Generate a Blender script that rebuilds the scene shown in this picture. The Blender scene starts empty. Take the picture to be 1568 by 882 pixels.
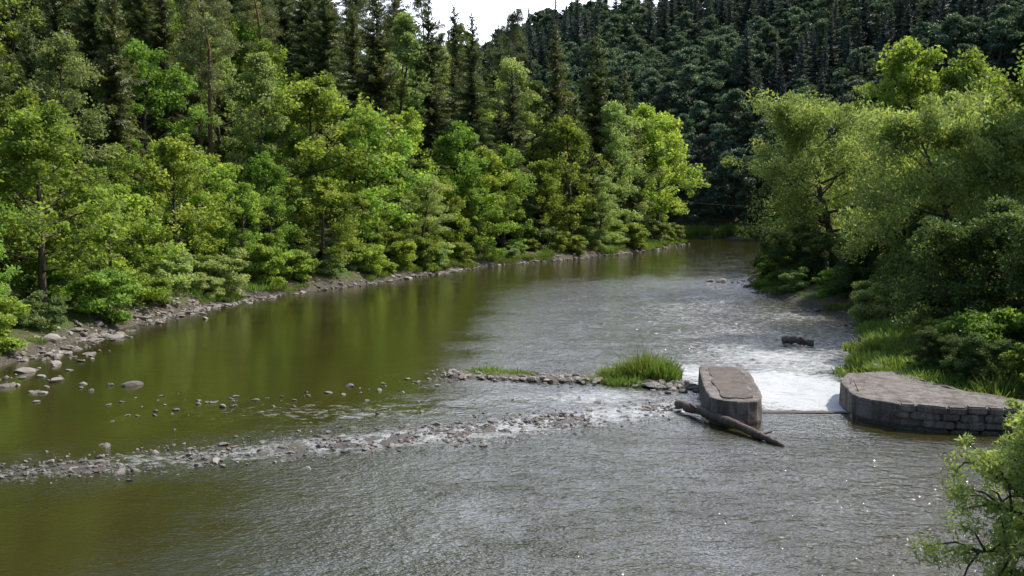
import bpy, bmesh, math, random, mathutils
import numpy as np
from mathutils import Vector
rs = np.random.RandomState
scene = bpy.context.scene
COL = scene.collection

# ------------------------------------------------------------ helpers
def vn(x, y, seed=0):
    xi = np.floor(x); yi = np.floor(y); fx = x-xi; fy = y-yi
    fx = fx*fx*(3-2*fx); fy = fy*fy*(3-2*fy)
    def h(a, b):
        v = np.sin(a*127.1+b*311.7+seed*74.7)*43758.5453
        return v-np.floor(v)
    return (h(xi,yi)*(1-fx)+h(xi+1,yi)*fx)*(1-fy)+(h(xi,yi+1)*(1-fx)+h(xi+1,yi+1)*fx)*fy
def fbm(x, y, seed=0, o=4):
    s = 0; a = .5
    for i in range(o):
        s = s+a*vn(x*2**i, y*2**i, seed+i*3); a *= .5
    return s
def sstep(a, b, x):
    t = np.clip((x-a)/(b-a), 0, 1); return t*t*(3-2*t)

def mk(name, V, F, mats, midx=None, attrs=None, smooth=None, link=True):
    V = np.asarray(V, dtype=np.float32); F = np.asarray(F, dtype=np.int32)
    k = F.shape[1]
    me = bpy.data.meshes.new(name)
    me.vertices.add(len(V)); me.vertices.foreach_set('co', V.ravel())
    me.loops.add(F.size); me.loops.foreach_set('vertex_index', F.ravel())
    me.polygons.add(len(F)); me.polygons.foreach_set('loop_start', np.arange(0, F.size, k, dtype=np.int32))
    if midx is not None: me.polygons.foreach_set('material_index', np.asarray(midx, dtype=np.int32))
    if smooth is not None:
        me.polygons.foreach_set('use_smooth', np.asarray(smooth, dtype=bool) if np.ndim(smooth) else np.full(len(F), smooth))
    for m in mats: me.materials.append(m)
    if attrs:
        for n, a in attrs.items():
            at = me.attributes.new(n, 'FLOAT', 'POINT'); at.data.foreach_set('value', np.asarray(a, dtype=np.float32))
    me.update(calc_edges=True); me.validate()
    if not link: return me
    ob = bpy.data.objects.new(name, me); COL.objects.link(ob)
    return ob

def tube(pts, rad, n=6):
    pts = np.asarray(pts, float); V = []
    for i, p in enumerate(pts):
        t = pts[min(i+1, len(pts)-1)]-pts[max(i-1, 0)]; t /= np.linalg.norm(t)+1e-9
        a = np.cross(t, [0, 0, 1.0] if abs(t[2]) < .9 else [1.0, 0, 0]); a /= np.linalg.norm(a); b = np.cross(t, a)
        for k in range(n):
            an = 2*math.pi*k/n
            V.append(p+rad[i]*(a*math.cos(an)+b*math.sin(an)))
    F = []
    for i in range(len(pts)-1):
        for k in range(n):
            F.append([i*n+k, i*n+(k+1) % n, (i+1)*n+(k+1) % n, (i+1)*n+k])
    return np.array(V), np.array(F)

# ------------------------------------------------------------ materials
def newmat(name):
    m = bpy.data.materials.new(name); m.use_nodes = True
    nt = m.node_tree; nt.nodes.clear()
    out = nt.nodes.new('ShaderNodeOutputMaterial')
    return m, nt, out
class N:
    def __init__(s, nt): s.nt = nt
    def n(s, t, **k):
        nd = s.nt.nodes.new('ShaderNode'+t)
        for a, v in k.items(): setattr(nd, a, v)
        return nd
    def l(s, a, b): s.nt.links.new(a, b)
    def noise(s, scale, detail=4, rough=.55, vec=None):
        nd = s.n('TexNoise'); nd.inputs['Scale'].default_value = scale; nd.inputs['Detail'].default_value = detail; nd.inputs['Roughness'].default_value = rough
        if vec is not None: s.l(vec, nd.inputs['Vector'])
        return nd.outputs['Fac']
    def ramp(s, fac, stops):
        r = s.n('ValToRGB'); e = r.color_ramp.elements
        while len(e) < len(stops): e.new(.5)
        for i, (p, c) in enumerate(stops):
            e[i].position = p; e[i].color = (c[0], c[1], c[2], 1) if not np.isscalar(c) else (c, c, c, 1)
        s.l(fac, r.inputs[0]); return r.outputs[0]
    def math(s, op, a, b=None, clamp=False):
        m = s.n('Math', operation=op, use_clamp=clamp)
        for i, v in enumerate((a, b)):
            if v is None: continue
            if np.isscalar(v): m.inputs[i].default_value = v
            else: s.l(v, m.inputs[i])
        return m.outputs[0]
    def mix(s, fac, a, b, bt='MIX'):
        m = s.n('MixRGB', blend_type=bt)
        for i, v in enumerate((fac, a, b)):
            if isinstance(v, (int, float)): m.inputs[i].default_value = v
            elif isinstance(v, tuple): m.inputs[i].default_value = (*v, 1)
            else: s.l(v, m.inputs[i])
        return m.outputs[0]

def leafmat(name, dark, light, trans=.4, hue=.02):
    m, nt, out = newmat(name); g = N(nt)
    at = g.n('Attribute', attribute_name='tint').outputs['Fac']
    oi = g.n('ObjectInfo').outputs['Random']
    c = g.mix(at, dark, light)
    hs = g.n('HueSaturation'); g.l(c, hs.inputs['Color'])
    g.l(g.math('ADD', g.math('MULTIPLY', oi, hue*2), .5-hue), hs.inputs['Hue'])
    mr = g.math('FRACT', g.math('MULTIPLY', oi, 7.31))
    g.l(g.math('ADD', g.math('MULTIPLY', mr, .55), .76), hs.inputs['Value'])
    col = hs.outputs[0]
    p = g.n('BsdfPrincipled'); p.inputs['Roughness'].default_value = .5; p.inputs['Specular IOR Level'].default_value = .35
    g.l(col, p.inputs['Base Color'])
    t = g.n('BsdfTranslucent'); g.l(g.mix(1.0, col, (1.3, 1.2, .6), 'MULTIPLY'), t.inputs[0])
    mx = g.n('MixShader'); mx.inputs[0].default_value = trans
    g.l(p.outputs[0], mx.inputs[1]); g.l(t.outputs[0], mx.inputs[2]); g.l(mx.outputs[0], out.inputs[0])
    return m
M_LEAF = leafmat('broadleaf_foliage', (.12, .20, .038), (.39, .55, .13), .55, .022)
M_BIRCH = leafmat('birch_foliage', (.15, .22, .085), (.43, .54, .24), .48, .02)
M_WIL = leafmat('willow_foliage', (.14, .21, .07), (.42, .54, .21), .52, .012)
M_DARK = leafmat('alder_foliage', (.045, .085, .026), (.16, .25, .08), .4, .015)
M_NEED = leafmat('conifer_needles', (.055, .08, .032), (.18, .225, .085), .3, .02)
M_PINE = leafmat('pine_needles', (.08, .11, .05), (.21, .25, .115), .3, .02)
M_FAR = leafmat('far_foliage_haze_tint', (.06, .11, .09), (.15, .225, .145), .35, .025)  # bluish leaf colour stands in for aerial haze over the far hill
M_FARN = leafmat('far_needles_haze_tint', (.048, .083, .083), (.105, .15, .125), .2, .025)  # distance haze painted into the needle colour as well
M_GRASS = leafmat('grass_blades', (.08, .14, .028), (.24, .35, .09), .4, .015)
def barkmat(name, a, b):
    m, nt, out = newmat(name); g = N(nt)
    tc = g.n('TexCoord').outputs['Object']
    mp = g.n('Mapping'); mp.inputs['Scale'].default_value = (6, 6, 1.2); g.l(tc, mp.inputs[0])
    f = g.noise(2, 5, .65, mp.outputs[0])
    p = g.n('BsdfPrincipled'); p.inputs['Roughness'].default_value = .9
    g.l(g.ramp(f, [(.3, a), (.7, b)]), p.inputs['Base Color'])
    bp = g.n('Bump'); bp.inputs['Distance'].default_value = .05; g.l(f, bp.inputs['Height']); g.l(bp.outputs[0], p.inputs['Normal'])
    g.l(p.outputs[0], out.inputs[0]); return m
M_BARK = barkmat('bark', (.035, .027, .02), (.14, .115, .09))
M_PBARK = barkmat('pine_bark', (.09, .05, .03), (.26, .15, .09))
M_LOG = barkmat('driftwood', (.045, .033, .026), (.22, .17, .145))

def terrainmat():
    m, nt, out = newmat('hillside_ground'); g = N(nt)
    tc = g.n('TexCoord').outputs['Object']
    d = g.n('Attribute', attribute_name='bankd').outputs['Fac']
    n1 = g.noise(.25, 5, .6, tc); n2 = g.noise(2.5, 6, .7, tc); n3 = g.noise(12, 3, .6, tc)
    soil = g.ramp(n2, [(.3, (.06, .04, .022)), (.5, (.17, .11, .07)), (.7, (.34, .25, .17))])
    grass = g.ramp(n2, [(.3, (.05, .08, .02)), (.7, (.16, .22, .05))])
    f = g.ramp(n1, [(.42, 0), (.56, 1)])
    c = g.mix(f, soil, grass)
    deep = g.math('MULTIPLY', g.math('SUBTRACT', d, 6), .15, True)
    c = g.mix(deep, c, g.ramp(n2, [(.3, (.03, .035, .015)), (.7, (.10, .09, .045))]))
    wet = g.math('MULTIPLY', g.math('SUBTRACT', 1.0, d), 1.3, True)
    c = g.mix(wet, c, g.ramp(n3, [(.35, (.05, .042, .03)), (.65, (.22, .19, .15))]))
    p = g.n('BsdfPrincipled'); p.inputs['Roughness'].default_value = .95; g.l(c, p.inputs['Base Color'])
    b = g.n('Bump'); b.inputs['Distance'].default_value = .25; g.l(g.math('ADD', n2, n3), b.inputs['Height']); g.l(b.outputs[0], p.inputs['Normal'])
    g.l(p.outputs[0], out.inputs[0]); return m
M_TERR = terrainmat()

def rockmat(name, a, b, wetz=.05, scale=3, stain=0.):
    m, nt, out = newmat(name); g = N(nt)
    geo = g.n('NewGeometry').outputs['Position']
    t = g.n('Attribute', attribute_name='tint').outputs['Fac']
    n = g.noise(scale, 6, .7, geo); nf = g.noise(scale*9, 4, .7, geo)
    c = g.mix(g.math('ADD', g.math('MULTIPLY', t, .6), g.math('MULTIPLY', n, .5)), a, b)
    c = g.mix(g.ramp(nf, [(.3, .5), (.6, 0.0)]), c, (.05, .045, .035))
    if stain:
        mp = g.n('Mapping'); mp.inputs['Scale'].default_value = (1, 1, .25); g.l(geo, mp.inputs[0])
        st = g.noise(2.1, 7, .75, mp.outputs[0])
        c = g.mix(g.ramp(st, [(.42, stain), (.58, 0)]), c, (.075, .055, .04))
    sx = g.n('SeparateXYZ'); g.l(geo, sx.inputs[0])
    w = g.ramp(g.math('ADD', g.math('MULTIPLY', sx.outputs[2], 4), g.math('MULTIPLY', n, .3)), [(max(wetz*4+.1, 0), 1), (max(wetz*4+.4, .01), 0)])
    c = g.mix(g.math('MULTIPLY', w, .65), c, (.03, .026, .018))
    p = g.n('BsdfPrincipled'); g.l(c, p.inputs['Base Color'])
    g.l(g.math('SUBTRACT', .85, g.math('MULTIPLY', w, .5)), p.inputs['Roughness'])
    b_ = g.n('Bump'); b_.inputs['Distance'].default_value = .04; g.l(g.math('ADD', n, nf), b_.inputs['Height']); g.l(b_.outputs[0], p.inputs['Normal'])
    g.l(p.outputs[0], out.inputs[0]); return m
M_ROCK = rockmat('river_stone', (.12, .10, .085), (.48, .43, .39), .0)
M_GRAV = rockmat('gravel', (.07, .055, .04), (.24, .20, .165), .0, 7)
M_CONC = rockmat('weathered_concrete', (.15, .13, .115), (.37, .33, .31), .12, 1.6, .8)
M_TOP = rockmat('worn_stone_paving', (.12, .09, .075), (.27, .225, .20), -.2, 5, .6)

# ------------------------------------------------------------ river outline
LEFT = [(-26,-80),(-25,20),(-24.3,38),(-24.1,47),(-23.9,57.5),(-22.8,67.7),(-19.8,78.7),(-13.3,90),(-8,102),(-3.3,113),(8.1,128),(18.4,143),(28.6,166),(27,174),(15,182),(-20,190),(-80,205),(-420,300)]
RIGHT = [(-420,330),(-80,228),(-20,212),(20,203),(40,190),(46,176),(44,160),(37,135),(28,112),(24,100),(22.3,94),(20.6,79),(21.9,66),(20.8,58),(17.6,50),(15.6,44.3),(15,41),(15.6,37),(17.5,34.4),(20.5,32.8),(19,28),(15.5,25.5),(11.5,21),(9.0,17.5),(8.6,14),(9.5,0),(9.5,-80)]
POLY = np.array(LEFT+RIGHT, float); NL = len(LEFT)
def river(x, y):
    x = np.asarray(x, float); y = np.asarray(y, float)
    best = np.full(x.shape, 1e9); idx = np.zeros(x.shape, int); ins = np.zeros(x.shape, bool)
    n = len(POLY)
    for i in range(n):
        a = POLY[i]; b = POLY[(i+1) % n]; ab = b-a
        cond = (a[1] > y) != (b[1] > y)
        xc = (b[0]-a[0])*(y-a[1])/(b[1]-a[1]+1e-12)+a[0]
        ins ^= cond & (x < xc)
        if i in (NL-1, n-1): continue
        t = np.clip(((x-a[0])*ab[0]+(y-a[1])*ab[1])/(ab@ab), 0, 1)
        d = np.hypot(x-a[0]-t*ab[0], y-a[1]-t*ab[1])
        u = d < best; best[u] = d[u]; idx[u] = i
    return np.where(ins, -best, best), idx
def height(x, y, full=False):
    d, idx = river(x, y)
    wob = (fbm(x*.12, y*.12, 5)-.5)
    dd = np.maximum(d+wob*1.5*sstep(.5, 3, d), 0)
    left = idx < NL-1
    zl = 1.3*(1-np.exp(-dd/1.2))+.56*np.maximum(dd-3.5, 0)*sstep(2, 14, dd)
    zl = 80*np.tanh(zl/80)
    far = sstep(165, 205, y)
    R = 47+np.clip((x+12)*.75, -26, 27)+np.clip((x-24)*.12, 0, 14)
    zf = .6*(1-np.exp(-dd/1.5))+.60*np.maximum(dd-6, 0); zf = R*np.tanh(zf/R)
    zr = .85*(1-np.exp(-dd/1.2))+.05*dd+.42*np.maximum(dd-42, 0); zr = 60*np.tanh(zr/60)
    z = np.where(left, zl, zf*far+zr*(1-far))
    z = z+(fbm(x*.07, y*.07, 9)-.5)*np.clip(dd*.12, 0, 5)+(fbm(x*.6, y*.6, 2)-.5)*np.clip(dd*.3, 0, .5)
    z = np.where(d < 0, -np.minimum(-d*.4, 1.6), np.maximum(z, .02*np.sign(dd)))
    if full: return z, d, left
    return z
def gridmesh(xs, ys):
    X, Y = np.meshgrid(xs, ys); nx = len(xs); ny = len(ys)
    i = np.arange(nx*ny).reshape(ny, nx)
    F = np.stack([i[:-1,:-1], i[:-1,1:], i[1:,1:], i[1:,:-1]], -1).reshape(-1, 4)
    return X.ravel(), Y.ravel(), F
def axis(parts):
    o = []
    for a, b, s in parts: o.append(np.arange(a, b, s))
    return np.concatenate(o)
xs = axis([(-900,-420,60),(-420,-120,8),(-120,-40,2.5),(-40,40,.7),(40,120,2.5),(120,420,8),(420,960,60)])
ys = axis([(-400,-80,40),(-80,12,4),(12,110,.7),(110,210,1.5),(210,420,5),(420,1200,60)])
X, Y, F = gridmesh(xs, ys)
Z, D, _ = height(X, Y, True)
mk('ground', np.stack([X, Y, Z], 1), F, [M_TERR], attrs={'bankd': D}, smooth=True)

# ------------------------------------------------------------ water
def polyd(P, x, y):
    P = np.array(P, float); best = np.full(np.shape(x), 1e9)
    for a, b in zip(P[:-1], P[1:]):
        ab = b-a; t = np.clip(((x-a[0])*ab[0]+(y-a[1])*ab[1])/(ab@ab), 0, 1)
        best = np.minimum(best, np.hypot(x-a[0]-t*ab[0], y-a[1]-t*ab[1]))
    return best
WEIR = [(-16.5,27.6),(-14.4,28.3),(-10.4,29.7),(-5.8,31.7),(-1.8,33.0),(1.7,35.1),(4.3,36.3),(6.7,37.4)]
BAR = [(-3.2,44.2),(-1.2,43.6),(1,42.9),(3.4,42.7),(5.4,42.6),(7,41.6)]
xs = axis([(-430,-40,10),(-40,-24,1),(-24,22,.2),(22,70,2)])
ys = axis([(-90,16,4),(16,62,.2),(62,100,.35),(100,210,2),(210,345,8)])
X, Y, F = gridmesh(xs, ys)
dw = polyd(WEIR, X, Y)
def gau(cx, cy, sx, sy, rot=0):
    c, s = math.cos(rot), math.sin(rot); u = (X-cx)*c+(Y-cy)*s; v = -(X-cx)*s+(Y-cy)*c
    return np.exp(-(u/sx)**2-(v/sy)**2)
foam = (.50+.26*sstep(-16, 0, X))*np.exp(-(dw/1.9)**2)
lo = fbm(X*.12+Y*.05, Y*.16-X*.03, 31)
rif = sstep(-4, 13, X-(Y-50)*.08+6*(fbm(X*.1, Y*.15, 17)-.5))*sstep(42, 46, Y)*sstep(96, 70, Y)*sstep(24, 20, X)
foam = np.maximum(foam, rif*(.14+.64*lo+.16*sstep(66, 46, Y)))
foam = np.maximum(foam, 1.5*gau(11.8, 40.6, 3.6, 5.6)*sstep(36.3, 36.8, Y))
foam = np.maximum(foam, .90*gau(8.4, 44.5, 3.0, 4.6, .35))
foam = np.maximum(foam, .84*gau(13.2, 49, 4.6, 5.0))
foam = np.maximum(foam, .68*gau(3.5, 39.2, 4.5, 2.6, .25))
foam = np.maximum(foam, .50*gau(-6, 36.5, 8, 2.8, .1))
foam *= 1-sstep(36.5, 36.1, Y)*sstep(8.8, 9.1, X)
rip = .08+.75*sstep(-9, 3, X-(Y-30)*.12)*sstep(38, 30, Y)+1.15*sstep(-5, 8, X-(Y-50)*.02)*sstep(37, 44, Y)*sstep(102, 78, Y)
rip = rip+.45*np.exp(-(dw/2.5)**2)+.2*sstep(-8, 7, X)
rip *= 1-.6*gau(12.5, 33.8, 4.0, 2.4)
rip = np.clip(rip, 0, 1.5)
Zw = foam*(.26*(fbm(X*1.1, Y*.8, 3)-.5)+.12*(fbm(X*3, Y*2.6, 8)-.5))+rip*.07*(fbm(X*.9, Y*1.6, 13)-.5)
m, nt, out = newmat('river_water'); g = N(nt)
geo = g.n('NewGeometry').outputs['Position']
fo = g.n('Attribute', attribute_name='foam').outputs['Fac']; ri = g.n('Attribute', attribute_name='rip').outputs['Fac']
mp = g.n('Mapping'); mp.inputs['Scale'].default_value = (1.0, 1.6, 1); mp.inputs['Rotation'].default_value = (0, 0, .35); g.l(geo, mp.inputs[0])
w1 = g.noise(2.6, 3, .6, mp.outputs[0]); w2 = g.noise(9, 2, .5, mp.outputs[0]); w3 = g.noise(.35, 3, .6, geo)
hgt = g.math('ADD', g.math('MULTIPLY', w1, 1.0), g.math('MULTIPLY', w2, .38))
hgt = g.math('MULTIPLY', hgt, g.math('MULTIPLY', ri, g.math('MULTIPLY', w3, 2.0)))
fm = g.n('Mapping'); fm.inputs['Scale'].default_value = (.9, 1.3, 1); fm.inputs['Rotation'].default_value = (0, 0, .25); g.l(geo, fm.inputs[0])
fn = g.noise(2.2, 9, .78, fm.outputs[0])
fmask = g.ramp(g.math('ADD', fn, g.math('MULTIPLY', fo, .5)), [(.75, 0), (1.0, 1)])
bp = g.n('Bump'); bp.inputs['Distance'].default_value = .11; bp.inputs['Strength'].default_value = 1; g.l(hgt, bp.inputs['Height'])
p = g.n('BsdfPrincipled'); p.inputs['IOR'].default_value = 1.5; p.inputs['Roughness'].default_value = .045
p.inputs['Specular IOR Level'].default_value = .85
murk = g.mix(g.noise(.15, 3, .5, geo), (.028, .027, .006), (.046, .042, .011))
g.l(murk, p.inputs['Base Color']); g.l(bp.outputs[0], p.inputs['Normal'])
q = g.n('BsdfPrincipled'); q.inputs['Base Color'].default_value = (.82, .84, .86, 1); q.inputs['Roughness'].default_value = .5
b2 = g.n('Bump'); b2.inputs['Distance'].default_value = .25; g.l(fn, b2.inputs['Height']); g.l(b2.outputs[0], q.inputs['Normal'])
mx = g.n('MixShader'); g.l(fmask, mx.inputs[0]); g.l(p.outputs[0], mx.inputs[1]); g.l(q.outputs[0], mx.inputs[2]); g.l(mx.outputs[0], out.inputs[0])
mk('river_water', np.stack([X, Y, Zw], 1), F, [m], attrs={'foam': foam, 'rip': rip}, smooth=True)

# ------------------------------------------------------------ stones
bm = bmesh.new(); bmesh.ops.create_icosphere(bm, subdivisions=2, radius=1); bm.verts.ensure_lookup_table()
IV = np.array([v.co[:] for v in bm.verts]); IF = np.array([[v.index for v in f.verts] for f in bm.faces]); bm.free()
def stones(name, P, S, seed):
    r = rs(seed); VV = []; FF = []; T = []
    for i, (p, s) in enumerate(zip(P, S)):
        k = IV.copy()
        for _ in range(8):
            n = r.normal(size=3); n /= np.linalg.norm(n); c = r.uniform(.4, .78)
            dd = k@n; k -= np.outer(np.maximum(dd-c, 0), n)
        k *= np.array([r.uniform(.8, 1.7), r.uniform(.7, 1.1), r.uniform(.35, .7)])*s
        a = r.uniform(0, 6.28); ca, sa = math.cos(a), math.sin(a); b = r.normal()*.25
        k = k@np.array([[1,0,0],[0,math.cos(b),math.sin(b)],[0,-math.sin(b),math.cos(b)]])@np.array([[ca,sa,0],[-sa,ca,0],[0,0,1]])
        VV.append(k+p); FF.append(IF+i*len(IV)); T.append(np.full(len(IV), r.uniform()))
    return mk(name, np.concatenate(VV), np.concatenate(FF), [M_ROCK], attrs={'tint': np.concatenate(T)}, smooth=False)
def along(P, n, sig, r):
    P = np.array(P, float); L = np.r_[0, np.cumsum(np.hypot(*np.diff(P, axis=0).T))]
    t = r.uniform(0, L[-1], n); x = np.interp(t, L, P[:,0]); y = np.interp(t, L, P[:,1])
    return x+r.normal(size=n)*sig, y+r.normal(size=n)*sig
def ln(r, n, m, s, lo, hi): return np.clip(m*np.exp(r.normal(size=n)*s), lo, hi)
r = rs(1)
x, y = along(WEIR, 2100, .78, r); s = ln(r, 2100, .055, .5, .03, .21)
stones('weir_stones', np.stack([x, y, -.008+0*x+r.normal(size=2100)*.015], 1), s, 2)
x, y = along(BAR, 620, .42, r); s = ln(r, 620, .08, .5, .04, .3)
x2, y2 = along([(5.5,41.5),(7.5,40.6)], 60, .5, r); s2 = ln(r, 60, .14, .4, .06, .34)
stones('gravel_bar_stones', np.stack([np.r_[x,x2], np.r_[y,y2], np.r_[.07+s*.1, .03+s2*.1]], 1), np.r_[s,s2], 3)
x, y = along([(-2.5,43.2),(-6,40.2),(-10,38.6),(-15,38.2)], 60, .85, r); s = ln(r, 60, .11, .45, .05, .32)
x2, y2 = along([(-14,37),(-2,36),(4,38.5)], 50, 1.5, r); s2 = ln(r, 50, .08, .4, .05, .2)
x3, y3 = along([(-21,40),(-19,42),(-16,40)], 14, 1.2, r); s3 = ln(r, 14, .2, .3, .1, .35)
stones('river_stones', np.stack([np.r_[x,x2,x3], np.r_[y,y2,y3], np.r_[s,s2,s3]*.05], 1), np.r_[s,s2,s3], 4)
x, y = along([(-22.8,36),(-23.6,44),(-23.8,57.5),(-22.9,67.7),(-19.8,78.7)], 1200, .75, r); s = ln(r, 1200, .12, .5, .05, .42)
x3, y3 = along([(-22.5,41),(-22.5,50)], 60, 1.1, r); s3 = ln(r, 60, .17, .4, .1, .4)
x2, y2 = along([(-19.8,78.7),(-13.3,90),(-3.3,113),(8.1,128),(18.4,143),(28.6,166)], 560, .6, r); s2 = ln(r, 560, .17, .4, .1, .5)
xx = np.r_[x,x3,x2]; yy = np.r_[y,y3,y2]; ss = np.r_[s,s3,s2]; kp = vn(xx*.3, yy*.3, 21) > .28
xx, yy, ss = xx[kp], yy[kp], ss[kp]; zz = np.maximum(height(xx, yy), 0)
stones('bank_stones', np.stack([xx, yy, zz+ss*.05], 1), ss, 5)
x, y = along([(15.9,42.5),(18,50),(20.8,57),(21.6,66),(20.4,79),(22,93)], 110, .5, r); s = ln(r, 110, .13, .4, .08, .4)
stones('bank_stones', np.stack([x, y, np.maximum(height(x, y), 0)+s*.1], 1), s, 6)
stones('flat_boulder', np.array([[19.4,92,-.12],[17.9,91,-.12],[18.6,92.6,-.05]]), np.array([.8,.4,.5]), 7)

def strip(name, P, w, hgt_, seed, n=160, m_=18, amp=.22):
    P = np.array(P, float); L = np.r_[0, np.cumsum(np.hypot(*np.diff(P, axis=0).T))]
    t = np.linspace(0, L[-1], n); cx = np.interp(t, L, P[:,0]); cy = np.interp(t, L, P[:,1])
    cx = np.convolve(np.pad(cx, 6, 'edge'), np.ones(13)/13, 'valid'); cy = np.convolve(np.pad(cy, 6, 'edge'), np.ones(13)/13, 'valid')
    tx = np.gradient(cx); ty = np.gradient(cy); q_ = np.hypot(tx, ty); nx, ny = -ty/q_, tx/q_
    v = np.linspace(-1, 1, m_); taper = np.minimum(1, np.minimum(t, L[-1]-t)/1.0+.15)
    XX = cx[:,None]+nx[:,None]*v*w*taper[:,None]; YY = cy[:,None]+ny[:,None]*v*w*taper[:,None]
    ZZ = hgt_*(1-v**2)*taper[:,None]-.12*v**2-.03+(fbm(XX*1.3, YY*1.3, seed)-.5)*amp+(fbm(XX*6, YY*6, seed+1)-.5)*.10
    i = np.arange(n*m_).reshape(n, m_); F = np.stack([i[:-1,:-1], i[1:,:-1], i[1:,1:], i[:-1,1:]], -1).reshape(-1, 4)
    mk(name, np.stack([XX.ravel(), YY.ravel(), ZZ.ravel()], 1), F, [M_GRAV], attrs={'tint': fbm(XX.ravel()*3, YY.ravel()*3, 7)}, smooth=True)
strip('weir_gravel', WEIR, 1.9, .02, 1, 320, 40, .24)
strip('gravel_bar', BAR, .95, .15, 2, 110, 16)

# ------------------------------------------------------------ tree generators
class Acc:
    def __init__(s): s.V=[]; s.F=[]; s.M=[]; s.T=[]; s.n=0
    def add(s, V, F, m, t):
        s.V.append(V); s.F.append(F+s.n); s.M.append(np.full(len(F), m)); s.T.append(np.broadcast_to(t, (len(V),)).astype(float)); s.n += len(V)
    def mesh(s, name, mats):
        return mk(name, np.concatenate(s.V), np.concatenate(s.F), mats, np.concatenate(s.M), {'tint': np.concatenate(s.T)}, smooth=(np.concatenate(s.M) == 0), link=False)
def leaves(acc, C, ln_, wd, r, tint, droop=0., up=.5, fold=.15):
    n = len(C)
    a = r.normal(size=(n,3)); a[:,2] -= droop*2.2; a /= np.linalg.norm(a, axis=1)[:,None]
    nn = r.normal(size=(n,3)); nn[:,2] += up*1.6
    b = np.cross(nn, a); b /= np.linalg.norm(b, axis=1)[:,None]+1e-9
    c = np.cross(a, b)
    sz = r.uniform(.6, 1.3, (n,1)); l = ln_*sz; w = wd*sz
    V = np.stack([C-a*l*.5, C+b*w*.5+c*w*fold, C+a*l*.5, C-b*w*.5+c*w*fold], 1).reshape(-1, 3)
    F = np.arange(n*4).reshape(n, 4)
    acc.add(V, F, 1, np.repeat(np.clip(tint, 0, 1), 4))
def broadleaf(name, seed, H=15, R=4.5, base=.22, nb=26, per=90, leaf=.3, lw=.2, mat=M_LEAF, lean=(0,0), droop=0., stems=1, clump=.95, bark=M_BARK, sub=4, trunk=.018, elev0=10, squash=.62):
    r = rs(seed); acc = Acc()
    for st in range(stems):
        k = 9; t = np.linspace(0, 1, k)
        sa = 6.28*st/stems+r.uniform(0, 1); so = 0 if stems == 1 else R*.42
        hh = H*(.9 if stems == 1 else r.uniform(.6, .9))
        path = np.stack([lean[0]*t**1.3+np.cos(sa)*so*t+np.cumsum(r.normal(size=k))*.012*H*t, lean[1]*t**1.3+np.sin(sa)*so*t+np.cumsum(r.normal(size=k))*.012*H*t, hh*t], 1)
        path[0,2] = -.6
        rad = H*trunk*(1-t*.88)/math.sqrt(stems); rad[0] *= 1.35
        acc.add(*tube(path, rad, 7), 0, .5)
        nbs = nb//stems
        for i in range(nbs):
            u = (i+.5)/nbs; tt = base+(.98-base)*u
            st0 = np.array([np.interp(tt, t, path[:,j]) for j in range(3)])
            prof = (1-abs(u-.33)**1.5*1.35) if u > .33 else (.62+.38*u/.33)
            prof = max(prof, .28)
            Lb = R*prof*r.uniform(.62, 1.18)*(1 if stems == 1 else .68)
            az = i*2.4+r.uniform(-.5, .5)+st; el = math.radians(elev0+u*55+r.uniform(-12, 12))
            dr = np.array([math.cos(az)*math.cos(el), math.sin(az)*math.cos(el), math.sin(el)])
            q = np.linspace(0, 1, 5)[:,None]
            bpth = st0+dr*Lb*q+np.array([0,0,1])*Lb*(.18*q-.05-(.12+droop*.35)*q**2.4)+np.cumsum(r.normal(size=(5,3)), 0)*.03*Lb*q
            bpth[0] = st0
            rb = np.interp(tt, t, rad)*.5*(1-q[:,0]*.85)
            acc.add(*tube(bpth, np.maximum(rb, .012), 4), 0, .5)
            ends = [(bpth[4], 1.0), (bpth[3], .9), (bpth[2]*.4+bpth[3]*.6, .7)]
            for j in range(sub):
                f = r.uniform(.35, .95); s0 = np.array([np.interp(f*4, np.arange(5), bpth[:,c]) for c in range(3)])
                d2 = dr*.5+r.normal(size=3)*.75; d2[2] += .15; d2 /= np.linalg.norm(d2)
                e = s0+d2*Lb*r.uniform(.22, .48); e[2] -= droop*r.uniform(0, .25)*Lb
                acc.add(*tube([s0, (s0+e)/2+[0,0,.05*Lb], e], [.03, .02, .01], 3), 0, .5)
                ends.append((e, r.uniform(.6, 1.05)))
            bt = r.uniform(-.15, .15)
            for e, sc in ends:
                cr = clump*sc*r.uniform(.6, 1.15)
                n = int(per*sc*r.uniform(.6, 1.2))
                dv = r.normal(size=(n,3)); dv /= np.linalg.norm(dv, axis=1)[:,None]
                rr = r.uniform(0, 1, (n,1))**.45
                C = e+dv*rr*cr*np.array([1, 1, squash+droop*.5]); C[:,2] -= droop*cr*.5*rr[:,0]
                ct = r.uniform(.2, .7)+bt
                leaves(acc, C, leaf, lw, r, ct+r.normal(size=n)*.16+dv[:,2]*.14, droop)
    return acc.mesh(name, [bark, mat])
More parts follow.
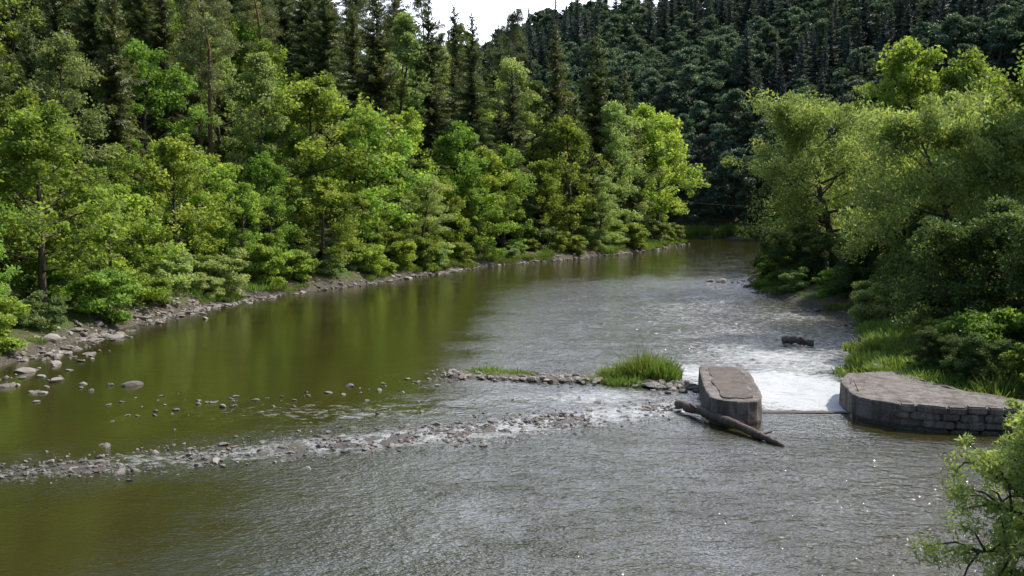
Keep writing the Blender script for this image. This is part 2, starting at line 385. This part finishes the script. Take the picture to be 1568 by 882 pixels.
def spruce(name, seed, H=22, R=3.0, mat=M_NEED, base=.1, dens=1.):
    r = rs(seed); acc = Acc(); k = 8; t = np.linspace(0, 1, k)
    path = np.stack([r.normal(size=k)*.05, r.normal(size=k)*.05, H*t], 1); path[0,2] = -.8
    acc.add(*tube(path, H*.011*(1-t*.95), 7), 0, .5)
    z = H*base; i = 0
    lob = r.uniform(.75, 1.2, 12)
    while z < H*.985:
        nbr = r.randint(5, 8)
        for b in range(nbr):
            i += 1; az = i*2.4+r.uniform(-.4, .4); zb = min(z+r.uniform(-.35, .35), H*.98)
            u = np.clip((zb/H-base)/(1-base), 0, 1)
            L = R*((1-u)**.75*.98+.03)*r.uniform(.55, 1.2)*min(1, .55+u*4)*lob[int(u*11)]
            if r.uniform() < .08: continue
            n = max(4, int(L*8*dens)); q = (np.arange(n)+.5)/n
            dirh = np.array([math.cos(az), math.sin(az), 0]); side = np.array([-math.sin(az), math.cos(az), 0])
            sl = math.radians(8+u*32-20*(1-u)+r.uniform(-9, 9)); dropz = math.tan(sl)*L*q-.32*L*q**1.6+.12*L*q**4
            P = np.array([0,0,zb])+dirh*(L*q)[:,None]; P[:,2] += dropz+r.normal(size=n)*.06
            if L > .8: acc.add(*tube([[0,0,zb], P[n//2], P[-1]], [.035, .02, .008], 3), 0, .3)
            bt = r.uniform(.1, .6)
            for sg in (-1, 1, 0, 2):
                w = (.18+.45*(1-q))*min(1.2, L*.55)*r.uniform(.7, 1.2, n)
                s_ = {-1:-.85, 1:.85, 0:.1, 2:-.1}[sg]
                dv = side*s_+dirh*.5; tip = P+dv*w[:,None]; tip[:,2] -= (.25 if abs(sg) == 1 else .8)*w+r.uniform(-.06, .1, n)
                if sg == 2: tip[:,2] += 1.1*w
                dd = tip-P; pr = np.cross(dd, [r.normal()*.6, r.normal()*.6, 1.0]); pr /= np.linalg.norm(pr, axis=1)[:,None]+1e-6
                hw = (.055+.05*r.uniform(size=n))[:,None]/dens
                V = np.stack([P-pr*hw*.6, P+dd*.55-pr*hw, tip, P+dd*.55+pr*hw], 1)
                V[:,:,2] += r.normal(size=(n,4))*.02
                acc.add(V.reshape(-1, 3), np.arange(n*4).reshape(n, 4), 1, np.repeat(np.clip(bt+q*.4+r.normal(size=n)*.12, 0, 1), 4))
        z += H*.0165*r.uniform(.8, 1.2)
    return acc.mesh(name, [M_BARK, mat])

BL = [broadleaf('lime_tree', 11, 15, 4.8, squash=.85), broadleaf('oak_tree', 12, 14, 5.4, .16, 28, 85, elev0=0, squash=.8),
      broadleaf('maple_tree', 13, 17, 4.6, .15, 30, 80, squash=.9), broadleaf('hazel_tree', 14, 11, 4.4, .06, 24, 95, elev0=-8, squash=.85)]
BI = [broadleaf('birch_tree', 21, 18, 3.6, .15, 30, 85, .22, .15, M_BIRCH, droop=.35, clump=.85, trunk=.011), broadleaf('aspen_tree', 22, 20, 3.4, .18, 30, 90, .22, .17, M_BIRCH, clump=.8, trunk=.011, squash=.9)]
SP = [spruce('spruce_tree', 31, 22, 3.7), spruce('spruce_tree', 32, 24, 4.2), spruce('spruce_tree', 33, 20, 3.6)]
PI = [broadleaf('pine_tree', 41, 23, 3.4, .45, 22, 120, .26, .08, M_PINE, clump=.9, bark=M_PBARK, trunk=.011, sub=4), broadleaf('pine_tree', 42, 25, 3.2, .36, 26, 110, .26, .08, M_PINE, clump=.9, bark=M_PBARK, trunk=.010)]
SH = [broadleaf('riverside_shrub', 51, 3.6, 2.0, .02, 18, 110, .2, .13, M_LEAF, stems=3, clump=.6, elev0=-10), broadleaf('riverside_shrub', 52, 3.2, 2.2, .02, 20, 110, .2, .12, M_BIRCH, stems=4, clump=.6, elev0=-10)]
WI = [broadleaf('willow_tree', 61, 15, 7.5, .16, 36, 170, .3, .11, M_WIL, lean=(-3.5,-1), droop=.3, clump=1.3, sub=6, elev0=5, trunk=.026, squash=.75),
      broadleaf('willow_tree', 62, 13, 7.5, .1, 40, 200, .28, .10, M_WIL, lean=(-1.5,0), droop=.35, stems=2, clump=1.3, sub=6, elev0=0, trunk=.026, squash=.75)]
AL = [broadleaf('alder_tree', 71, 8.5, 5.6, .03, 44, 230, .2, .12, M_DARK, stems=3, clump=.95, sub=6, elev0=-12, trunk=.02)]
NEAR = broadleaf('willow_bush', 81, 4.8, 3.4, .03, 60, 125, .13, .036, M_WIL, stems=3, clump=.36, sub=10, droop=.1, elev0=-5, trunk=.010)
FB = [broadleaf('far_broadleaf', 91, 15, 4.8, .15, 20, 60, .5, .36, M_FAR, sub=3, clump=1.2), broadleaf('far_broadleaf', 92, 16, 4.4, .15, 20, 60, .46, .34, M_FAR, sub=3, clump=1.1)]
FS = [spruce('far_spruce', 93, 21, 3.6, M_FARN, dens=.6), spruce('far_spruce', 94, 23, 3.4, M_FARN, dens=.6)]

def put(me, x, y, s=1., rz=0., name=None, parent=None, sz=None, z=None, tilt=None):
    o = bpy.data.objects.new(name or me.name.split('.')[0], me); COL.objects.link(o)
    if z is None: z = float(height(np.array([x]), np.array([y]))[0])
    o.location = (x, y, max(z, 0)-.1); o.scale = (s, s, sz if sz else s); o.rotation_euler = (tilt[0] if tilt else 0, tilt[1] if tilt else 0, rz)
    if parent: o.parent = parent
    return o
rr = rs(77); placed = []
def hero(me, x, y, top, rz=None, wide=1.):
    z0 = float(height(np.array([x]), np.array([y]))[0]); zs = np.zeros(len(me.vertices)*3); me.vertices.foreach_get('co', zs); Hm = zs[2::3].max()
    s = (top-z0)/Hm; placed.append((x, y, 3.6*wide))
    return put(me, x, y, s*wide, rr.uniform(0, 6.28) if rz is None else rz, sz=s)
hero(BL[0], -27.0, 57, 13.5, wide=1.25); hero(BL[3], -25.8, 64, 9.0, wide=1.2); hero(BL[2], -31, 52, 15); hero(BL[1], -27.5, 50, 9, wide=1.0)
hero(BI[1], -28, 97, 25.5); hero(BL[1], -19.5, 96, 20, wide=1.2); hero(BL[0], -14, 98, 17, wide=1.15)
hero(BL[2], -21, 87, 12, wide=1.2); hero(BI[0], -9.5, 105, 10.5, wide=1.8); hero(BL[3], -3.8, 116, 9.2, wide=1.15); hero(BL[1], -17, 90, 10, wide=1.3)
hero(SP[1], -10, 122, 32); hero(SP[0], -5, 126, 31); hero(BI[1], -14, 120, 30, wide=1.1); hero(BI[0], -1, 137, 27, wide=1.2); hero(SP[2], -15, 112, 31); hero(SP[1], -20, 108, 33); hero(SP[1], -23, 114, 35)
hero(SP[0], 6, 140, 32); hero(SP[1], 12.5, 148, 33); hero(BL[2], 8, 135, 19, wide=1.15); hero(BI[0], 14, 146, 22, wide=1.2)
hero(BL[0], 4, 130, 13, wide=1.2); hero(BL[2], 20.5, 155, 22.5, wide=1.3); hero(BL[0], 23.5, 160, 21.5, wide=1.05); hero(BI[0], 17.5, 151, 20, wide=1.3)
hero(PI[0], -27.5, 92, 31); hero(SP[2], 0, 128, 24); hero(SP[0], 11, 138, 15); hero(BI[0], 12, 136, 11, wide=1.6)
hero(BI[1], 2, 138, 24, wide=1.2); hero(SP[2], 17, 152, 27); hero(BL[2], -7, 118, 17, wide=1.1)
def scatter(n, xr, yr, ok, choose, parent=None, seed=0, mind=3.7):
    r = rs(seed); x = r.uniform(*xr, n); y = r.uniform(*yr, n); z, d, left = height(x, y, True)
    cell = {}
    for px, py, _ in placed: cell.setdefault((int(px//6), int(py//6)), []).append((px, py))
    cnt = 0
    for i in range(n):
        if not ok(x[i], y[i], d[i], left[i]): continue
        md = mind(d[i]) if callable(mind) else mind
        ci, cj = int(x[i]//6), int(y[i]//6); bad = False
        for a in (-1, 0, 1):
            for b in (-1, 0, 1):
                for (px, py) in cell.get((ci+a, cj+b), ()):
                    if (px-x[i])**2+(py-y[i])**2 < md*md: bad = True
        if bad: continue
        cell.setdefault((ci, cj), []).append((x[i], y[i]))
        c = choose(d[i], x[i], y[i], r)
        if c is None: continue
        me, s, w = c
        put(me, x[i], y[i], s*w, r.uniform(0, 6.28), parent=parent, sz=s, z=z[i], tilt=(r.normal()*.03, r.normal()*.03)); cnt += 1
    print('SCATTER', cnt)
def pick(L, r): return L[r.randint(len(L))]
def chooseL(d, x, y, r):
    if d < 9:
        return (pick(BL, r), r.uniform(.45, .8), r.uniform(1.0, 1.35))
    u = r.uniform()
    if d < 20:
        if u < .50: return (pick(BL, r), r.uniform(.7, 1.0), 1.1)
        if u < .66: return (pick(BI, r), r.uniform(.75, 1.0), 1.15)
        return (pick(SP, r), r.uniform(.65, 1.05), 1.)
    if u < .16: return (pick(BL, r), r.uniform(.8, 1.1), 1.05)
    if u < .30: return (pick(BI, r), r.uniform(.8, 1.1), 1.15)
    if u < .76: return (pick(SP, r), r.uniform(.85, 1.15), 1.)
    return (pick(PI, r), r.uniform(.9, 1.1), 1.)
scatter(9000, (-120, 27), (32, 188), lambda x, y, d, l: l and 3.0 < d < 66 and x/y > -.75 and (y < 168), chooseL, None, 5, mind=lambda d: 3.8 if d < 12 else 4.6)
sh = bpy.data.objects.new('riverside_shrubs', None); COL.objects.link(sh)
placed = []
scatter(5500, (-60, 28), (30, 168), lambda x, y, d, l: l and (.7 if y > 58 else 1.3) < d < 14, lambda d, x, y, r: (pick(SH, r), r.uniform(.4, 1.15)*(.8 if y < 58 else 1), r.uniform(1.0, 1.4)) if (r.uniform() < (.88 if d < 6 else .7)) else None, sh, 6, mind=1.8)
# right bank
def h2(me, x, y, top, rz=0, wide=1.): return hero(me, x, y, top, rz, wide)
h2(WI[0], 28.0, 86, 17.3, 0, 1.1); h2(WI[1], 36, 83, 16.5, 1.5, .9); h2(WI[1], 28.2, 59, 14, 0, 1.0); h2(WI[0], 34, 68, 15.5, .5, .9)
h2(AL[0], 23.3, 48.5, 8.2, .3, 1.0); h2(AL[0], 25, 42, 8.8, 2.3, 1.1); h2(AL[0], 26.5, 62, 8, 4, 1.0); h2(AL[0], 26.5, 73, 7, 1, .9); h2(AL[0], 27, 97, 7, 1, 1.)
h2(AL[0], 22.5, 38.5, 6, 1.3, .9); h2(AL[0], 24.8, 90, 6, 2.3, 1.1); h2(AL[0], 23.8, 81, 6, 3.1, 1.1); h2(AL[0], 25.2, 70, 6, .7, 1.0)
h2(BL[0], 44, 112, 26, 1, 1.); h2(BL[2], 50, 108, 24, 3, 1.); h2(BL[1], 33.5, 60, 19.5, 2, .8); h2(BL[2], 38, 105, 17, 2, 1.); h2(BL[1], 43, 78, 21, 2, .9); h2(BL[0], 40, 70, 20, 2.7, .9)
h2(SH[0], 22.8, 85, 3, 1, 1.2); h2(SH[1], 22.0, 60.5, 3, 1, 1.0); h2(SH[0], 19.8, 45.5, 2.6, 1, 1.1); h2(SH[1], 24, 66, 3, 1, 1.2); h2(SH[1], 22.2, 78, 2.6, 2, 1.2); h2(SH[0], 23.6, 73, 2.8, 2, 1.2); h2(SH[0], 23.6, 91, 2.8, 2, 1.2)
for a in [(18.2,38.2,2.9),(17.6,40.6,2.8),(19.6,36.2,2.9),(21.3,34.8,3.0),(19.5,40.5,3.6),(23,34,3.6),(19.3,34.6,2.3)]: h2(SH[0] if a[0] > 19 else AL[0], a[0], a[1], a[2], a[0], 1.1)
put(NEAR, 10.3, 16.8, 1.0, .4, z=.3); put(NEAR, 12.2, 18.8, 1.1, 2.4, z=.4); put(NEAR, 10.6, 14.4, .95, 4.4, z=.2); put(NEAR, 11.2, 15.2, 1.05, 5.4, z=.4)
scatter(1500, (22, 110), (36, 185), lambda x, y, d, l: (not l) and d > 10 and x/y < .8 and not (x < 42 and y < 100), lambda d, x, y, r: (pick(BL+BI, r) if r.uniform() < .7 else pick(SP, r), r.uniform(.75, 1.05), 1.), None, 8, mind=6)
# far hillside forest: one mass
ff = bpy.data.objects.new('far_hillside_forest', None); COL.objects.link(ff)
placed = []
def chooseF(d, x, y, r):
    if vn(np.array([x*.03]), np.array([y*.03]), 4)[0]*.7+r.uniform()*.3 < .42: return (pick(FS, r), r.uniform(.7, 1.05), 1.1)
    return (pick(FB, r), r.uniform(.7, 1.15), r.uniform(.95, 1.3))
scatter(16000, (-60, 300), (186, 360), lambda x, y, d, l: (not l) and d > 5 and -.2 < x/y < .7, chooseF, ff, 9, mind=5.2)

# ------------------------------------------------------------ grass
def tuft(name, seed, n, rad, h, w=.045, lean=.35):
    r = rs(seed); a = r.uniform(0, 6.28, n); q = np.sqrt(r.uniform(0, 1, n))*rad
    B = np.stack([np.cos(a)*q, np.sin(a)*q, np.zeros(n)-.1], 1); hh = h*r.uniform(.5, 1.1, n)*(1-.5*(q/rad)**2)
    ld = np.stack([np.cos(a), np.sin(a), 0*a], 1)*lean*(q/rad)[:,None]+r.normal(size=(n,3))*[.2, .2, 0]
    sd = r.normal(size=(n,3)); sd[:,2] = 0; sd /= np.linalg.norm(sd, axis=1)[:,None]
    mid = B+ld*hh[:,None]*.35+np.array([0,0,1])*hh[:,None]*.6; tip = B+ld*hh[:,None]+np.array([0,0,1])*(hh*.98)[:,None]
    V = np.stack([B-sd*w*.5, B+sd*w*.5, mid+sd*w*.45, mid-sd*w*.45, tip+sd*w*.1, tip-sd*w*.1], 1).reshape(-1, 3)
    b = np.arange(n)*6; F = np.concatenate([np.stack([b, b+1, b+2, b+3], 1), np.stack([b+3, b+2, b+4, b+5], 1)])
    tt = np.repeat(r.uniform(.2, .8, n), 6)+np.tile([-.2, -.2, 0, 0, .2, .2], n)
    return mk(name, V, F, [M_GRASS], None, {'tint': np.clip(tt, 0, 1)}, False, link=False)
T1 = tuft('grass_tuft', 1, 420, .8, 1.35); T2 = tuft('grass_tuft', 2, 260, .75, .6, .04, .6); T3 = tuft('meadow_grass', 3, 300, 1.1, .5, .05, .4)
gc = bpy.data.objects.new('island_grass', None); COL.objects.link(gc)
for x, y, s, me in [(5.9,43,1.1,T1),(6.5,42.7,.95,T1),(5.2,43.2,.8,T1),(4.6,42.9,.65,T1),(6.1,43.7,.95,T1),(4.1,43,.5,T1),(6.9,43.2,.7,T1),(-1.3,44.3,.9,T2),(-.6,44.1,.8,T2),(.3,43.9,.7,T2),(.9,43.6,.5,T2),(-1.9,44.4,.5,T2),(3.5,42.6,.5,T2),(4.6,42.1,.9,T2),(5.2,42.0,.8,T2),(3.9,42.4,.6,T2)]:
    put(me, x, y, s, x*7, parent=gc, z=.12)
gb = bpy.data.objects.new('bank_grass', None); COL.objects.link(gb)
r = rs(15)
for LN, n in ((LEFT[2:13], 800), (RIGHT[5:20], 420)):
    x, y = along(LN, n, 1.1, r); z, d, l = height(x, y, True)
    keep = (d > .35) & (vn(x*.25, y*.25, 6) > .46)
    for i in np.where(keep)[0]:
        k_ = .55 if (l[i] and y[i] < 62) else 1.
        put(T3 if r.uniform() < .6 else T2, x[i], y[i], r.uniform(.6, 1.5)*k_, r.uniform(0, 6), parent=gb, z=z[i])
for i in range(170):
    x = r.uniform(15.6, 22); y = r.uniform(35, 56); z, d, l = height(np.array([x]), np.array([y]), True)
    if d[0] > .3: put(T2 if r.uniform() < .5 else T3, x, y, r.uniform(.8, 1.5), r.uniform(0, 6), parent=gb, z=z[0])
rd = bpy.data.objects.new('far_bank_reeds', None); COL.objects.link(rd)
for i in range(260):
    x = r.uniform(5, 62); y = r.uniform(176, 214); z, d, l = height(np.array([x]), np.array([y]), True)
    if 0 < d[0] < 6 and not l[0]: put(T1, x, y, r.uniform(1.6, 2.2), r.uniform(0, 6), parent=rd, z=z[0])

# ------------------------------------------------------------ concrete structures
def prism(name, outline, top, bot, mat, bev=.07, amp=.03, cut=.3, seed=0, inset=.22):
    bm = bmesh.new(); pts = []
    n = len(outline)
    for i in range(n):
        a = Vector(outline[i]); b = Vector(outline[(i+1) % n]); k = max(1, int((b-a).length/cut))
        for j in range(k): pts.append(a.lerp(b, j/k))
    vs = [bm.verts.new((p.x, p.y, bot)) for p in pts]
    f = bm.faces.new(vs); bm.normal_update()
    if f.normal.z > 0: f.normal_flip()
    e = bmesh.ops.extrude_face_region(bm, geom=[f]); tv = [v for v in e['geom'] if isinstance(v, bmesh.types.BMVert)]
    for v in tv: v.co.z = top
    bm.normal_update()
    te = [ed for ed in bm.edges if all(abs(v.co.z-top) < 1e-5 for v in ed.verts)]
    bmesh.ops.bevel(bm, geom=te, offset=bev, segments=2, affect='EDGES', profile=.6)
    ve = [ed for ed in bm.edges if abs(ed.verts[0].co.z-ed.verts[1].co.z) > .4]
    bmesh.ops.subdivide_edges(bm, edges=ve, cuts=5)
    tf = [f for f in bm.faces if len(f.verts) > 4 and f.calc_center_median().z > top-.01]
    for f in tf:
        bmesh.ops.inset_region(bm, faces=[f], thickness=inset, depth=0)
    ov = np.array([v.co[:] for v in bm.verts])
    nz = (fbm(ov[:,0]*2.1+ov[:,2]*2, ov[:,1]*2.1+ov[:,2], seed)-.5)*amp*2
    bm.normal_update()
    for v, d_ in zip(bm.verts, nz): v.co += v.normal*float(d_)
    bmesh.ops.recalc_face_normals(bm, faces=bm.faces)
    me = bpy.data.meshes.new(name); bm.to_mesh(me); bm.free(); me.materials.append(mat)
    at = me.attributes.new('tint', 'FLOAT', 'POINT'); at.data.foreach_set('value', np.full(len(me.vertices), .55, dtype=np.float32))
    o = bpy.data.objects.new(name, me); COL.objects.link(o); return o
def empty(name):
    o = bpy.data.objects.new(name, None); COL.objects.link(o); return o
pier = empty('concrete_pier')
fx, fy = 7.95, 35.0; bx, by = 8.75, 41.0; hw = .98
dv = Vector((bx-fx, by-fy)).normalized(); nv = Vector((dv.y, -dv.x))
fc = Vector((fx, fy)); bc = Vector((bx, by))
def pout(h, ext=0, jit=0, seed=0):
    r_ = rs(seed)
    o = [bc-nv*h*.9+dv*ext]+[bc.lerp(fc, t)-nv*(h+jit*r_.normal()) for t in (.15,.3,.45,.6,.75,.9)]
    for k in range(1, 8):
        a = math.pi*k/8; hh = h+jit*r_.normal(); o.append(fc-nv*hh*math.cos(a)-dv*hh*1.05*math.sin(a))
    o += [fc.lerp(bc, t)+nv*(h+jit*r_.normal()) for t in (.1,.25,.4,.55,.7,.85)]+[bc+nv*h*.9+dv*ext]
    return [tuple(p) for p in o]
b1 = prism('body', pout(hw, 0, .012), .92, -1.2, M_CONC, .07, .07, seed=3, inset=.2); b1.parent = pier
b2 = prism('worn_top', pout(hw-.36, -.45, .07, 4), .955, .5, M_TOP, .03, .03, seed=5, cut=.2, inset=.1); b2.parent = pier
def blk(bm, c, az, L, W, Hh, bv=.035):
    e = bmesh.ops.create_cube(bm, size=1)['verts']
    M = mathutils.Matrix.Translation(c)@mathutils.Matrix.Rotation(az, 4, 'Z')@mathutils.Matrix.Diagonal((L, W, Hh, 1))
    bmesh.ops.transform(bm, matrix=M, verts=e)
    es = list({ed for v in e for ed in v.link_edges})
    bmesh.ops.bevel(bm, geom=es, offset=bv, segments=2, affect='EDGES')
def fin(bm, name, mat, parent):
    me = bpy.data.meshes.new(name); bm.to_mesh(me); bm.free(); me.materials.append(mat)
    co = np.zeros(len(me.vertices)*3); me.vertices.foreach_get('co', co); co = co.reshape(-1, 3)
    at = me.attributes.new('tint', 'FLOAT', 'POINT'); at.data.foreach_set('value', vn(co[:,0]*2.2, co[:,1]*2.2+co[:,2]*3.5, 2).astype(np.float32))
    o = bpy.data.objects.new(name, me); COL.objects.link(o); o.parent = parent
ab = empty('stone_abutment')
OUT = [(13.6,39.9),(12.7,38.0),(12.35,35.6),(12.7,34.6),(13.4,33.9),(14.3,33.5),(15.4,33.25),(17.5,33.0),(20.5,32.9),(20.5,34.2),(18.0,34.6),(16.9,35.9),(16.3,37.5),(15.9,40.2)]
b3 = prism('concrete_core', OUT, .84, -1.2, M_CONC, .07, .09, seed=9); b3.parent = ab
fl = [Vector(p) for p in OUT[4:9]]
bm = bmesh.new(); r = rs(44)
for row, zc in enumerate((-.04, .23, .50, .75)):
    for a, b in zip(fl[:-1], fl[1:]):
        Ls = (b-a).length; s0 = 0 if row % 2 else -.2; ax = (b-a).normalized(); nn = Vector((ax.y, -ax.x))
        while s0 < Ls:
            L = r.uniform(.35, .8); c = a+ax*(s0+L/2)+nn*(.02+r.uniform(-.03, .07))
            if r.uniform() > .08: blk(bm, Vector((c.x, c.y, zc+r.normal()*.012)), math.atan2(ax.y, ax.x)+r.normal()*.04, L-.03, .36, .26, .05)
            s0 += L
fin(bm, 'masonry', M_CONC, ab)
prism('weir_sill', [(9.0,36.15),(12.5,36.15),(12.5,36.45),(9.1,36.45)], .03, -1.2, M_GRAV, .02, .01)
def log(name, pts, rad, seed, stubs=()):
    r = rs(seed); P = []; Rr = []
    pts = np.array(pts, float); tt = np.linspace(0, len(pts)-1, 26)
    for j in range(26):
        P.append([np.interp(tt[j], np.arange(len(pts)), pts[:,c])+r.normal()*.02 for c in range(3)]); Rr.append(np.interp(tt[j], np.arange(len(pts)), rad)*r.uniform(.88, 1.12))
    Rr = [Rr[0]*.3]+Rr+[Rr[-1]*.3]; P = [P[0]]+P+[P[-1]]
    P[0] = list(np.array(P[1])+(np.array(P[1])-np.array(P[2]))*.2); P[-1] = list(np.array(P[-2])+(np.array(P[-2])-np.array(P[-3]))*.2)
    V, F = tube(P, Rr, 10); Vs=[V]; Fs=[F]; n = len(V)
    for s in stubs:
        v, f = tube(s[0], s[1], 6); Vs.append(v); Fs.append(f+n); n += len(v)
    return mk(name, np.concatenate(Vs), np.concatenate(Fs), [M_LOG], smooth=True)
log('driftwood_log', [(6.2,36.9,.22),(6.8,35.2,.28),(7.45,33.6,.26),(8.2,32.2,.12),(8.7,31.3,.0)], [.15,.17,.15,.12,.08], 1, [([[6.7,35.4,.3],[6.4,35.2,.55],[6.35,35.0,.62]], [.05,.035,.02]), ([[8.2,32.3,.12],[8.6,32.3,.25]], [.05,.02])])
log('driftwood_log', [(14.7,53.6,.2),(15.4,53.2,.26),(16.1,52.6,.12)], [.2,.2,.16], 2)
c = bpy.data.curves.new('cable', 'CURVE'); c.dimensions = '3D'; c.bevel_depth = .03
sp = c.splines.new('POLY'); sp.points.add(12)
for i in range(13):
    t = i/12; sp.points[i].co = (24+t*26, 163-t*6, 7.6-t*.9-3.2*t*(1-t), 1)
o = bpy.data.objects.new('overhead_cable', c); COL.objects.link(o); c.materials.append(M_BARK)

# ------------------------------------------------------------ light & camera
el, az = math.radians(48), math.radians(64)
sdir = Vector((math.sin(az)*math.cos(el), math.cos(az)*math.cos(el), math.sin(el)))
L = bpy.data.lights.new('sun', 'SUN'); L.energy = 5.0; L.angle = math.radians(.5); L.color = (1, .95, .85)
o = bpy.data.objects.new('sun', L); COL.objects.link(o); o.rotation_euler = sdir.to_track_quat('Z', 'Y').to_euler(); o.location = (100, 100, 200)
w = bpy.data.worlds.new('World'); scene.world = w; w.use_nodes = True; nt = w.node_tree; g = N(nt)
bg = nt.nodes['Background']; sk = nt.nodes.new('ShaderNodeTexSky'); sk.sky_type = 'NISHITA'; sk.sun_disc = False
sk.sun_elevation = el; sk.sun_rotation = az; sk.air_density = 1.2; sk.dust_density = 2
# bright cloud patch added up the valley to lighten water reflections; plain sky elsewhere
tc = g.n('TexCoord').outputs['Generated']; sx = g.n('SeparateXYZ'); g.l(tc, sx.inputs[0])
cm = g.n('Mapping'); cm.inputs['Scale'].default_value = (1, 1, 2.5); g.l(tc, cm.inputs[0])
cn = g.ramp(g.noise(2.2, 6, .55, cm.outputs[0]), [(.34, .6), (.54, 1)])
fw = g.math('MULTIPLY', g.math('SUBTRACT', sx.outputs[1], .55), 4.0, True)
fx_ = g.math('MULTIPLY', g.math('ADD', sx.outputs[0], .28), 4.0, True)
hi = g.math('MULTIPLY', g.math('SUBTRACT', .72, sx.outputs[2]), 4.0, True)
g.l(g.mix(g.math('MULTIPLY', g.math('MULTIPLY', cn, fx_), g.math('MULTIPLY', fw, hi)), sk.outputs[0], (22.0, 23.0, 27.5)), bg.inputs[0]); bg.inputs[1].default_value = .15
cam = bpy.data.cameras.new('camera'); cam.lens = 35; cam.sensor_width = 36; cam.clip_end = 3000
co_ = bpy.data.objects.new('camera', cam); COL.objects.link(co_); co_.location = (0, 0, 8); co_.rotation_euler = (math.radians(90-5.3), 0, 0)
scene.camera = co_
scene.view_settings.view_transform = 'Standard'; scene.view_settings.look = 'None'; scene.view_settings.exposure = 0
